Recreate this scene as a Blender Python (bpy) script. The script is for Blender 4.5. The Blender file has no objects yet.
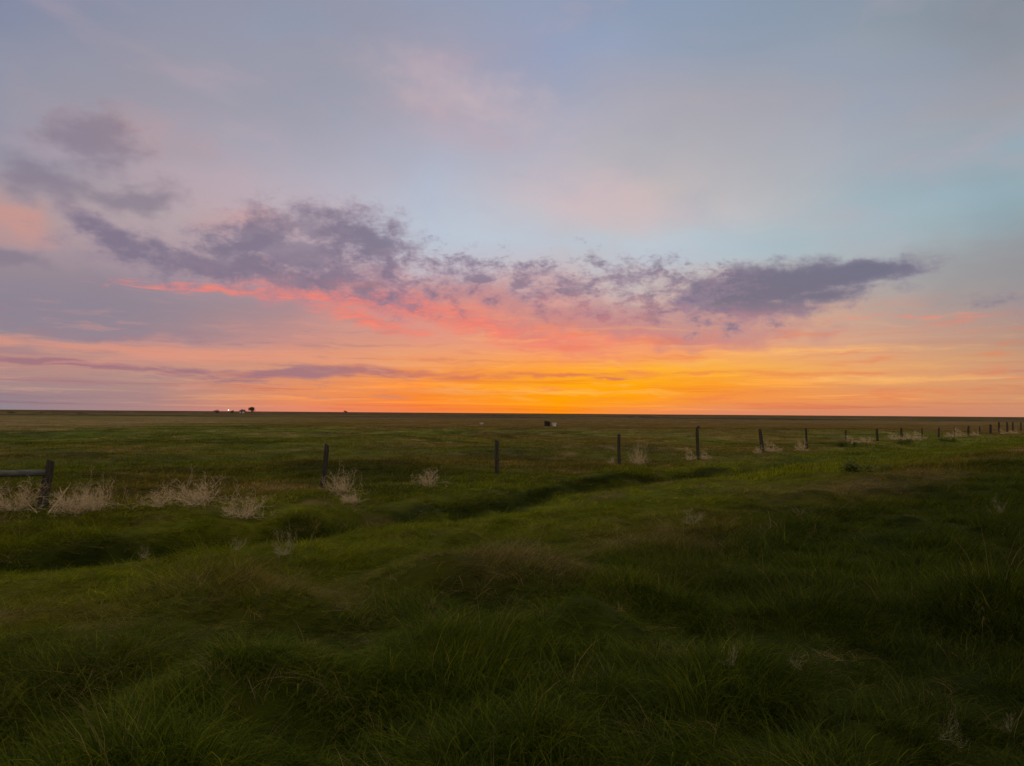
import bpy, math, random
import numpy as np
from mathutils import Matrix, Vector

# ------------------------------------------------------------------ camera
SC = bpy.context.scene
COL = SC.collection
W_PX, H_PX = 1024, 766
F_PX = 745.0
PITCH, ROLL = math.radians(2.31), math.radians(0.42)
CAM_Z = 1.65
cam_data = bpy.data.cameras.new("camera")
cam = bpy.data.objects.new("camera", cam_data)
COL.objects.link(cam)
SC.camera = cam
cam_data.sensor_fit = 'HORIZONTAL'
cam_data.sensor_width = 36.0
cam_data.lens = 36.0 * F_PX / W_PX
cam_data.clip_start = 0.05
cam_data.clip_end = 30000
fwd = Vector((0, math.cos(PITCH), math.sin(PITCH)))
rt0 = Vector((1, 0, 0)); up0 = rt0.cross(fwd)
rt = rt0 * math.cos(ROLL) + up0 * math.sin(ROLL)
up = rt.cross(fwd)
cam.matrix_world = Matrix(((rt.x, up.x, -fwd.x, 0), (rt.y, up.y, -fwd.y, 0), (rt.z, up.z, -fwd.z, CAM_Z), (0, 0, 0, 1)))

def pix_dir(u, v):
    return (fwd + rt * ((u - W_PX / 2) / F_PX) + up * ((H_PX / 2 - v) / F_PX)).normalized()
def pix_ae(u, v):
    d = pix_dir(u, v)
    return math.degrees(math.atan2(d.x, d.y)), math.degrees(math.asin(d.z))

SC.view_settings.view_transform = 'Standard'
SC.view_settings.look = 'None'
SC.view_settings.exposure = 0.0
SC.view_settings.gamma = 1.0
SC.render.engine = 'CYCLES'
SC.cycles.max_bounces = 6
SC.cycles.diffuse_bounces = 3
SC.cycles.transmission_bounces = 3
SC.cycles.transparent_max_bounces = 8
SC.cycles.caustics_reflective = False
SC.cycles.caustics_refractive = False

def lin(c):
    r = []
    for x in c:
        x /= 255.0
        r.append(x / 12.92 if x <= 0.04045 else ((x + 0.055) / 1.055) ** 2.4)
    return tuple(r) + (1.0,)

class NT:
    """small helper to write node trees"""
    def __init__(s, tree): s.t = tree; s.n = tree.nodes; s.l = tree.links
    def new(s, typ, **kw):
        n = s.n.new(typ)
        for k, v in kw.items(): setattr(n, k, v)
        return n
    def put(s, sock, v):
        if isinstance(v, bpy.types.NodeSocket): s.l.new(v, sock)
        elif v is not None: sock.default_value = v
    def m(s, op, a, b=None, c=None, clamp=False):
        n = s.new('ShaderNodeMath', operation=op, use_clamp=clamp)
        for i, v in enumerate((a, b, c)):
            if v is not None: s.put(n.inputs[i], v)
        return n.outputs[0]
    def comb(s, x, y, z=0.0):
        n = s.new('ShaderNodeCombineXYZ')
        for i, v in enumerate((x, y, z)): s.put(n.inputs[i], v)
        return n.outputs[0]
    def mix(s, f, a, b, mode='MIX'):
        n = s.new('ShaderNodeMix', data_type='RGBA', blend_type=mode)
        s.put(n.inputs[0], f); s.put(n.inputs[6], a); s.put(n.inputs[7], b)
        return n.outputs[2]
    def ramp(s, f, stops, interp='LINEAR'):
        n = s.new('ShaderNodeValToRGB'); cr = n.color_ramp; cr.interpolation = interp
        while len(cr.elements) < len(stops): cr.elements.new(0.5)
        for e, (p, c) in zip(cr.elements, stops): e.position = p; e.color = c
        s.put(n.inputs[0], f)
        return n.outputs[0]
    def sm(s, v, a, b, o0=0.0, o1=1.0):
        n = s.new('ShaderNodeMapRange', interpolation_type='SMOOTHSTEP')
        for i, x in enumerate((v, a, b, o0, o1)): s.put(n.inputs[i], x)
        return n.outputs[0]
    def noise(s, vec, scale, detail=4.0, rough=0.55, dist=0.0, dims='3D', w=None, color=False):
        n = s.new('ShaderNodeTexNoise', noise_dimensions=dims)
        s.put(n.inputs['Vector'], vec)
        s.put(n.inputs['Scale'], scale); s.put(n.inputs['Detail'], detail)
        s.put(n.inputs['Roughness'], rough); s.put(n.inputs['Distortion'], dist)
        return n.outputs['Color' if color else 'Fac']
    def vscale(s, vec, sc, off=(0, 0, 0)):
        n = s.new('ShaderNodeMapping', vector_type='POINT')
        s.put(n.inputs['Vector'], vec); n.inputs['Scale'].default_value = sc; n.inputs['Location'].default_value = off
        return n.outputs[0]

# ------------------------------------------------------------------ sky
def build_sky():
    world = bpy.data.worlds.new("World"); SC.world = world; world.use_nodes = True
    t = NT(world.node_tree); world.node_tree.nodes.clear()
    tc = t.new('ShaderNodeTexCoord').outputs['Generated']
    sep = t.new('ShaderNodeSeparateXYZ'); t.l.new(tc, sep.inputs[0])
    x, y, z = sep.outputs
    DEG = 57.29578
    A = t.m('MULTIPLY', t.m('ARCTAN2', x, y), DEG)                 # azimuth from north, degrees
    E = t.m('MULTIPLY', t.m('ARCSINE', z), DEG)                    # elevation, degrees
    AE = t.comb(A, E)
    # large soft unevenness of the high veil
    n1 = t.noise(t.vscale(AE, (0.05, 0.11, 1), (3, 1, 0)), 1.0, 3.0, 0.5, color=True)
    s1 = t.new('ShaderNodeSeparateColor'); t.l.new(n1, s1.inputs[0])
    dA = t.m('MULTIPLY', t.m('SUBTRACT', s1.outputs[0], 0.5), 16.0)
    lowE = t.sm(E, 2.0, 14.0, 0.12, 1.0)
    dE = t.m('MULTIPLY', t.m('MULTIPLY', t.m('SUBTRACT', s1.outputs[1], 0.5), 5.0), lowE)
    A2 = t.m('ADD', A, t.m('MULTIPLY', dA, lowE)); E2 = t.m('ADD', E, dE)
    V = (0, 50, 100, 150, 200, 250, 300, 340, 355, 370, 385, 400, 413)
    cols = {
        0:   ((132,139,163),(141,146,165),(145,148,165),(150,145,160),(172,148,150),(160,142,148),(140,132,145),(148,133,143),(185,138,130),(178,138,132),(165,135,135),(148,130,138),(145,130,138)),
        150: ((142,146,166),(150,150,166),(157,152,165),(165,156,168),(178,163,168),(178,155,160),(150,135,145),(160,133,140),(205,145,130),(190,145,132),(175,138,132),(168,130,130),(175,132,130)),
        300: ((148,150,168),(155,156,172),(158,160,176),(170,168,183),(188,176,186),(192,170,178),(170,140,145),(196,143,136),(220,150,125),(212,148,118),(226,145,102),(232,142,92),(225,135,108)),
        420: ((150,155,176),(163,160,178),(178,165,178),(175,178,195),(180,188,205),(185,193,206),(210,160,152),(225,155,130),(236,158,112),(243,150,82),(248,145,62),(250,138,50),(244,128,70)),
        560: ((148,158,182),(150,160,188),(160,165,185),(183,178,190),(200,190,195),(188,195,205),(212,165,158),(243,158,122),(250,163,95),(255,163,55),(255,168,20),(255,160,3),(255,143,15)),
        640: ((140,155,180),(150,162,187),(165,165,180),(183,178,184),(198,186,184),(185,198,205),(200,183,178),(235,165,130),(250,170,95),(255,177,42),(255,168,16),(255,155,18),(240,140,75)),
        720: ((140,155,178),(145,158,178),(165,165,176),(178,175,182),(188,185,188),(185,194,200),(210,175,155),(230,165,130),(245,170,100),(250,176,68),(250,155,42),(246,148,66),(225,138,98)),
        860: ((138,152,168),(150,158,170),(160,163,175),(164,172,183),(158,178,188),(168,178,182),(195,165,150),(213,162,135),(225,165,120),(235,167,105),(225,153,100),(233,148,90),(213,138,103)),
        1024:((133,143,155),(145,150,160),(158,158,166),(150,170,182),(146,168,177),(145,153,158),(163,145,145),(180,145,128),(198,152,120),(203,150,120),(212,152,110),(208,148,110),(203,138,110)),
    }
    p = t.m('DIVIDE', E2, 32.0, clamp=True)
    prev = None; prev_az = None
    for u in sorted(cols):
        stops = sorted([(max(0.0, pix_ae(u, v)[1]) / 32.0, lin(c)) for v, c in zip(V, cols[u])])
        az = pix_ae(u, 330)[0]
        c = t.ramp(p, stops)
        if prev is None: prev = c
        else:
            mr = t.new('ShaderNodeMapRange', interpolation_type='LINEAR')
            for i, q in enumerate((A2, prev_az, az, 0.0, 1.0)): t.put(mr.inputs[i], q)
            prev = t.mix(mr.outputs[0], prev, c)
        prev_az = az
    colr = prev
    LOW = t.sm(E, 0.0, 9.0, 1.0, 0.0)

    # fine horizontal streaks low down over the glow
    st = t.noise(t.vscale(AE, (0.07, 1.9, 1), (7, 2, 0)), 1.0, 6.0, 0.66, 0.5)
    stf = t.m('MULTIPLY', t.sm(E, 0.3, 7.5, 1.0, 0.0), t.sm(E, 0.0, 0.4))
    k = t.m('MULTIPLY', t.sm(st, 0.52, 0.72), stf)
    colr = t.mix(t.m('MULTIPLY', k, 0.85), colr, t.mix(1.0, colr, (0.90, 0.60, 0.70, 1), 'MULTIPLY'))
    k = t.m('MULTIPLY', t.sm(st, 0.48, 0.33), stf)
    colr = t.mix(t.m('MULTIPLY', k, 0.8), colr, t.mix(1.0, colr, (1.25, 1.3, 1.0, 1), 'MULTIPLY'))
    # soft pink / cyan mottling of the high veil
    ve = t.noise(t.vscale(AE, (0.07, 0.16, 1), (11, 5, 0)), 1.0, 4.0, 0.5, 0.3)
    hi = t.sm(E, 8.0, 15.0)
    colr = t.mix(t.m('MULTIPLY', t.m('MULTIPLY', t.sm(ve, 0.5, 0.7), hi), 0.30), colr, lin((196,166,176)))
    colr = t.mix(t.m('MULTIPLY', t.m('MULTIPLY', t.sm(ve, 0.48, 0.28), hi), 0.28), colr, lin((140,160,186)))

    # warped coordinates give the cloud shapes ragged outlines
    wn = t.noise(t.vscale(AE, (0.28, 0.42, 1), (1, 9, 0)), 1.0, 6.0, 0.52, color=True)
    ws = t.new('ShaderNodeSeparateColor'); t.l.new(wn, ws.inputs[0])
    def warp(a, e):
        return t.comb(t.m('ADD', A, t.m('MULTIPLY', t.m('SUBTRACT', ws.outputs[0], 0.5), a)),
                      t.m('ADD', E, t.m('MULTIPLY', t.m('SUBTRACT', ws.outputs[1], 0.5), e)))
    W1 = warp(5.0, 3.2); W2 = warp(3.0, 0.9)
    def blob(vec, u, v, ru, rv, rot=0.0, s=1.0):
        a, e = pix_ae(u, v); a2, _ = pix_ae(u + ru, v); _, e2 = pix_ae(u, v - rv)
        n = t.new('ShaderNodeMapping', vector_type='TEXTURE'); t.l.new(vec, n.inputs[0])
        n.inputs['Location'].default_value = (a, e, 0)
        n.inputs['Rotation'].default_value = (0, 0, -math.radians(rot))
        n.inputs['Scale'].default_value = (abs(a2 - a) * 1.5, abs(e2 - e) * 1.5, 1)
        g = t.new('ShaderNodeTexGradient', gradient_type='SPHERICAL'); t.l.new(n.outputs[0], g.inputs[0])
        return t.m('MULTIPLY', g.outputs['Fac'], s) if s != 1.0 else g.outputs['Fac']
    def field(vec, blobs):
        r = None
        for b in blobs:
            q = blob(vec, *b)
            r = q if r is None else t.m('SMOOTH_MAX', r, q, 0.05)
        return r
    def layer(col_in, F, nz, amt, lo, hi_, c, op):
        d = t.m('ADD', F, t.m('MULTIPLY', t.m('SUBTRACT', nz, 0.5), amt))
        k = t.m('MULTIPLY', t.sm(d, lo, hi_), op)
        # nothing where the field itself is empty
        k = t.m('MULTIPLY', k, t.sm(F, 0.03, 0.2))
        return t.mix(k, col_in, c), k

    puff = t.noise(t.vscale(AE, (0.55, 0.9, 1), (2, 4, 0)), 1.0, 7.0, 0.55, 0.15)
    cell = t.noise(t.vscale(AE, (0.60, 1.0, 1), (21, 14, 0)), 1.0, 5.0, 0.52, 0.2)
    fine = t.noise(t.vscale(AE, (2.6, 4.4, 1), (9, 3, 0)), 1.0, 3.0, 0.6)
    big = t.noise(t.vscale(AE, (0.22, 0.5, 1), (5, 8, 0)), 1.0, 3.0, 0.5)
    strk = t.noise(t.vscale(AE, (0.30, 2.2, 1), (5, 1, 0)), 1.0, 6.0, 0.6, 0.6)

    # grey veil on the right and left
    F = field(W1, [(1010, 268, 170, 42, -6, 0.9), (60, 300, 190, 50, 0, 0.9)])
    colr, _ = layer(colr, F, big, 0.6, 0.1, 0.9, t.mix(t.sm(A, -10, 10), lin((142,132,147)), lin((150,147,150))), 0.75)
    # pink smudges
    F = field(W1, [(5, 218, 55, 22, 10), (250, 222, 60, 16, 0, 0.7), (470, 95, 150, 40, 12, 0.5), (130, 130, 120, 40, 0, 0.4), (610, 205, 110, 36, 10, 0.8), (160, 345, 120, 8, 0, 0.6)])
    colr, _ = layer(colr, F, puff, 0.4, 0.1, 0.8, t.mix(t.sm(A, -24, -5), lin((205,150,140)), lin((208,186,190))), 0.7)
    # light windows near the clouds
    F = field(W1, [(455, 245, 110, 40, 5), (700, 250, 150, 26, 0), (900, 215, 150, 26, -8, 0.7)])
    colr, _ = layer(colr, F, big, 0.5, 0.1, 0.9, t.mix(t.sm(A, 8, 22), lin((190,200,214)), lin((160,184,194))), 0.6)

    # wispy clouds at the upper left
    F = field(W1, [(95, 135, 56, 44, 0, 0.95), (48, 182, 62, 30, 15, 0.95), (135, 196, 70, 20, -8, 0.95), (8, 255, 55, 13, 4, 1.0), (95, 222, 36, 14, 20, 0.9), (60, 150, 60, 60, 0, 0.35)])
    colr, _ = layer(colr, F, puff, 0.9, 0.22, 0.85, lin((132,122,140)), 0.72)

    # broad coral glow under the clouds
    F = field(W1, [(340, 296, 150, 20, 8, 0.9), (470, 316, 150, 28, 12), (570, 338, 150, 26, 6), (680, 340, 110, 16, 0, 0.7)])
    colr, _ = layer(colr, F, puff, 0.5, 0.1, 0.85, t.mix(t.sm(A, -14, 2), lin((214,138,138)), lin((240,142,112))), 0.62)
    # pink lit undersides
    F = field(W2, [(235, 292, 105, 6, 0), (345, 300, 80, 10, 8), (415, 306, 90, 13, 14), (480, 324, 95, 15, 15), (555, 342, 80, 14, 12, 0.8),
                   (370, 320, 80, 9, 12, 0.9), (640, 340, 110, 10, 4, 0.55), (940, 316, 150, 3, 2, 0.45), (935, 324, 50, 3, -5, 0.4), (310, 292, 80, 9, 6, 0.8)])
    sk2 = t.noise(t.vscale(W2, (0.5, 3.0, 1), (15, 1, 0)), 1.0, 6.0, 0.62, 0.5)
    colr, _ = layer(colr, F, sk2, 2.0, 0.15, 0.95, t.mix(t.sm(sk2, 0.4, 0.65), lin((226,124,116)), lin((248,134,112))), 0.82)

    # light salmon band low on the left
    F = field(W2, [(180, 353, 300, 7, 1, 0.9), (60, 348, 140, 5, 2, 0.7), (380, 362, 120, 8, 0, 0.6), (820, 350, 160, 4, 0, 0.6), (900, 378, 160, 4, 0, 0.6), (520, 392, 160, 4, 0, 0.5)])
    colr, _ = layer(colr, F, strk, 1.1, 0.12, 0.8, t.mix(t.sm(A, -20, 8), lin((226,152,126)), lin((255,190,110))), 0.7)
    # the long dark cloud bank
    F = field(W1, [(118, 240, 60, 20, 25), (185, 262, 105, 26, 8), (250, 240, 80, 30, -12), (335, 228, 82, 30, 4), (375, 245, 48, 34, 20),
                   (230, 268, 150, 26, 4), (290, 255, 110, 30, 4), (330, 282, 110, 20, 10, 0.9), (150, 262, 80, 26, 15, 0.8),
                   (1000, 306, 75, 10, 3, 0.35)])
    thick = t.m('ADD', F, t.m('MULTIPLY', t.m('SUBTRACT', puff, 0.5), 0.8))
    dark = t.mix(t.sm(A, -5, 5), lin((126,116,137)), lin((110,108,129)))
    pale = t.mix(t.sm(A, -5, 5), lin((160,140,156)), lin((132,124,142)))
    cc = t.mix(t.sm(thick, 0.25, 0.8), pale, dark)
    undr = t.sm(t.m('ADD', E, t.m('MULTIPLY', t.m('SUBTRACT', puff, 0.5), 4.0)), 9.6, 7.6)
    cc = t.mix(t.m('MULTIPLY', t.m('MULTIPLY', t.m('MULTIPLY', undr, t.sm(A, -27, -14)), t.sm(A, 20, 12)), 0.75), cc, lin((184,126,138)))
    cc = t.mix(t.m('MULTIPLY', t.sm(cell, 0.45, 0.7), 0.35), cc, lin((150,138,156)))
    colr, _ = layer(colr, F, t.m('ADD', t.m('MULTIPLY', puff, 0.72), t.m('MULTIPLY', fine, 0.28)), 1.9, 0.10, 0.85, cc, t.sm(big, 0.3, 0.6, 0.72, 0.92))

    # smooth lens shaped cloud on the right
    F = field(W2, [(775, 287, 95, 26, -5), (735, 290, 70, 24, 0, 0.9), (850, 274, 88, 14, -4), (750, 304, 90, 14, 3, 0.9), (820, 296, 80, 12, -4, 0.8)])
    F2 = t.m('ADD', t.m('MULTIPLY', puff, 0.8), t.m('MULTIPLY', fine, 0.2))
    cc = t.mix(t.sm(t.m('ADD', F, t.m('MULTIPLY', t.m('SUBTRACT', puff, 0.5), 0.5)), 0.2, 0.75), lin((140,130,148)), lin((108,106,128)))
    cc = t.mix(t.m('MULTIPLY', t.sm(E, 8.6, 7.0), 0.5), cc, lin((160,130,145)))
    colr, _ = layer(colr, F, F2, 1.2, 0.14, 0.62, cc, 0.9)
    # mauve haze hanging under the broken bank
    F = field(W1, [(640, 322, 160, 20, 4, 1.0), (710, 326, 60, 8, 0, 0.7), (500, 300, 110, 16, 10, 0.6)])
    colr, _ = layer(colr, F, puff, 0.8, 0.05, 0.6, lin((176,128,140)), 0.55)
    # broken, speckled bank in the middle
    F = field(W1, [(405, 272, 70, 34, 8, 0.85), (470, 278, 80, 30, 5, 0.95), (395, 285, 90, 22, 8, 0.9), (545, 285, 95, 28, 4), (620, 284, 100, 30, 2), (690, 292, 80, 30, 0, 0.95), (620, 318, 120, 14, 4, 0.9), (730, 324, 70, 8, 0, 0.8)])
    cc = t.mix(t.sm(cell, 0.45, 0.65), lin((158,134,152)), lin((130,115,138)))
    warm = t.sm(t.m('ADD', E, t.m('MULTIPLY', t.m('SUBTRACT', puff, 0.5), 6.0)), 9.8, 6.4)
    warm = t.m('MULTIPLY', warm, t.sm(A, 14.0, 8.0))
    cc = t.mix(t.m('MULTIPLY', warm, 0.7), cc, lin((205,125,128)))
    colr, _ = layer(colr, F, t.m('ADD', t.m('MULTIPLY', cell, 0.7), t.m('MULTIPLY', fine, 0.3)), 3.6, 0.24, 1.1, cc, 0.80)

    # thin mauve bars in front of the glow
    F = field(W2, [(70, 364, 140, 4, 3), (290, 374, 90, 6, -3, 0.9), (365, 372, 80, 7, 2, 0.9), (200, 370, 60, 4, 3, 0.8), (470, 378, 70, 4, 0, 0.7), (560, 376, 90, 3, 0, 0.7), (240, 382, 60, 3, 0, 0.6), (610, 378, 26, 2, 0, 0.7)])
    colr, _ = layer(colr, F, strk, 1.0, 0.2, 0.7, t.mix(t.sm(A, -16, 0), lin((158,114,126)), lin((218,118,84))), 0.85)

    sk3 = t.noise(t.vscale(W2, (0.16, 1.5, 1), (31, 4, 0)), 1.0, 6.0, 0.6, 0.3)
    band = t.m('MULTIPLY', t.sm(E, 9.0, 4.5), t.sm(E, 0.4, 1.4))
    colr = t.mix(t.m('MULTIPLY', t.m('MULTIPLY', t.sm(sk3, 0.52, 0.66), band), 0.42), colr, t.mix(t.sm(A, -16, 4), lin((158,124,136)), lin((232,122,80))))
    colr = t.mix(t.m('MULTIPLY', t.m('MULTIPLY', t.sm(sk3, 0.46, 0.34), t.m('MULTIPLY', band, t.sm(A, 24, 8, 0.4, 1.0))), 0.30), colr, t.mix(t.sm(A, -16, 4), lin((226,156,136)), lin((255,196,96))))
    # twilight away from the glow and overhead, dim ground colour below the horizon
    back = t.ramp(t.m('DIVIDE', E, 90.0, clamp=True), [(0, lin((140,122,128))), (0.12, lin((160,145,150))), (0.4, lin((192,184,184))), (1, lin((226,220,218)))])
    side = t.sm(t.m('ABSOLUTE', A), 40.0, 110.0)
    nish = t.new('ShaderNodeTexSky', sky_type='NISHITA', sun_disc=False)
    nish.sun_elevation = math.radians(0.5); nish.sun_rotation = math.radians(3.0)
    back = t.mix(1.0, back, t.mix(1.0, nish.outputs[0], (0.05, 0.05, 0.05, 1), 'MULTIPLY'), 'ADD')
    colr = t.mix(side, colr, back)
    colr = t.mix(t.sm(E, 32.0, 75.0), colr, back)
    colr = t.mix(t.sm(E, -0.3, -1.0), colr, (0.012, 0.013, 0.005, 1))
    bg = t.new('ShaderNodeBackground'); t.l.new(colr, bg.inputs[0]); bg.inputs[1].default_value = 1.0
    out = t.new('ShaderNodeOutputWorld'); t.l.new(bg.outputs[0], out.inputs[0])
    world.cycles.sampling_method = 'MANUAL'; world.cycles.sample_map_resolution = 1024
build_sky()

# ------------------------------------------------------------------ numpy noise, terrain shape
def hash2(ix, iy, seed):
    h = (ix.astype(np.int64) * 374761393 + iy.astype(np.int64) * 668265263 + seed * 974634777) & 0xFFFFFFFF
    h = ((h ^ (h >> 13)) * 1274126177) & 0xFFFFFFFF
    return ((h ^ (h >> 16)) & 0xFFFFFF) / float(0xFFFFFF)
def vnoise(x, y, seed=0):
    ix = np.floor(x); iy = np.floor(y); fx = x - ix; fy = y - iy
    fx = fx * fx * (3 - 2 * fx); fy = fy * fy * (3 - 2 * fy)
    a = hash2(ix, iy, seed); b = hash2(ix + 1, iy, seed); c = hash2(ix, iy + 1, seed); d = hash2(ix + 1, iy + 1, seed)
    return (a * (1 - fx) + b * fx) * (1 - fy) + (c * (1 - fx) + d * fx) * fy
def fbm(x, y, seed=0, o=4):
    r = 0; amp = 0.5; tot = 0
    for i in range(o):
        r = r + amp * vnoise(x + 17.3 * i, y - 9.1 * i, seed + i); tot += amp
        ca, sa = 1.6, 1.2
        x, y = x * ca - y * sa, x * sa + y * ca; amp *= 0.5
    return r / tot
def ss(x, a, b):
    k = np.clip((x - a) / (b - a), 0, 1); return k * k * (3 - 2 * k)

KF = 0.918; NF = math.sqrt(1 + KF * KF)
def qs(x, y):
    """q: metres out from the road across the verge, s: metres along the fence"""
    return (KF * y - x) / NF, (KF * x + y) / NF
def ditch(q, s):
    qc = 12.7 + 1.1 * (fbm(s * 0.16, s * 0 + 3.0, 5, 3) - 0.5) * 2 - 0.9 * np.exp(-((s - 7.5) / 3.0) ** 2)
    amp = (0.36 + 0.16 * ss(s, 14, 4)) * (0.55 + 0.9 * fbm(s * 0.5, s * 0 + 8.0, 6, 2)) - 0.26 * ss(s, 18, 34)
    return qc, amp
def lumps():
    rg = random.Random(77); L = []
    for _ in range(230):
        a = rg.uniform(-.62, .62); r = 3.2 + 12 * rg.random() ** 1.2
        L.append((r * math.sin(a), r * math.cos(a), rg.uniform(.16, .36), rg.uniform(.08, .20) if rg.random() < .6 else -rg.uniform(.08, .16)))
    # the ones one can make out: a mop at the bottom left, another at the bottom right, the brown mound, a hollow at the lower edge
    L += [(-1.30, 4.0, .42, .20), (1.02, 4.3, .45, .22), (-.1, 7.1, .75, .24), (-2.3, 6.1, .6, .16), (-.55, 5.9, .35, .18), (1.15, 3.55, .25, -.2), (-1.0, 4.75, .28, -.16), (0.35, 4.4, .25, -.15), (2.6, 5.0, .3, -.16)]
    return L
LUMPS = lumps()
def lump_field(x, y):
    h = np.zeros_like(x); ox = np.zeros_like(x); oy = np.zeros_like(x); k = np.zeros_like(x)
    m = (np.hypot(x, y) < 18)
    xs, ys = x[m], y[m]; hh = np.zeros_like(xs); a = np.zeros_like(xs); b = np.zeros_like(xs); kk = np.zeros_like(xs)
    for (cx, cy, r, amp) in LUMPS:
        dx, dy = xs - cx, (ys - cy); e = np.exp(-(dx * dx + dy * dy) / (r * r))
        hh += amp * e
        if amp > 0: kk = np.maximum(kk, e); a += dx * e / r; b += dy * e / r
        else: kk = np.where(e > 0.4, -e, kk)
    h[m] = hh * 0.62; ox[m] = a; oy[m] = b; k[m] = kk
    return h, ox, oy, k
def height(x, y, fine=True):
    q, s = qs(x, y); r = np.sqrt(x * x + y * y)
    qc, amp = ditch(q, s)
    qc = qc + (fbm(x / 1.6, y / 1.6, 57, 3) - 0.5) * 1.5
    h = -0.42 * ss(q, 4.6, 12.2) + 0.05 * ss(q, 1.0, 4.5)
    h = h + 0.12 * ss(q, 12.5, 15.5) + 0.003 * np.clip(s - 14, 0, 60)
    h = h + 0.05 * ss(q, 0, -6)
    w = np.where(q < qc, 1.5, 0.42)
    h = h - amp * 0.95 * np.exp(-np.abs((q - qc) / w) ** 2.2)
    # pasture rolls gently far out
    h = h + (fbm(x / 9.0, y / 6.0, 35, 3) - 0.55) * 0.75 * ss(q, 15.5, 20) * ss(r, 130, 60)
    h = h - 0.45 * ss(r, 40, 160) + (fbm(x / 45, y / 45, 31, 3) - 0.5) * 0.9 * ss(r, 22, 70) * ss(q, 15, 24)
    h = h + (fbm(x / 300, y / 140, 41, 3) - 0.5) * 1.6 * ss(r, 150, 500) * ss(q, 40, 90) - 0.7 * ss(r, 250, 900)
    if fine:
        h = h + lump_field(x, y)[0]
        near = ss(r, 60, 20)
        h = h + (fbm(x / 1.5, y / 1.5, 51, 3) - 0.5) * 0.36 * near + (fbm(x / 0.55, y / 0.55, 53, 2) - 0.5) * 0.12 * ss(r, 25, 10) + (fbm(x / 4.0, y / 4.0, 61, 2) - 0.5) * 0.30 * ss(q, 1, 4) * ss(r, 120, 40)
    return h
def ground_at(u, v):
    """point of the ground seen at a pixel of the photograph"""
    d = pix_dir(u, v); tt = 2.0
    while tt < 4000:
        p = Vector((0, 0, CAM_Z)) + d * tt
        if p.z < float(height(np.array([p.x]), np.array([p.y]))[0]): break
        tt *= 1.006
    return p.x, p.y, tt
def hz(x, y): return float(height(np.array([float(x)]), np.array([float(y)]))[0])

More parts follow.
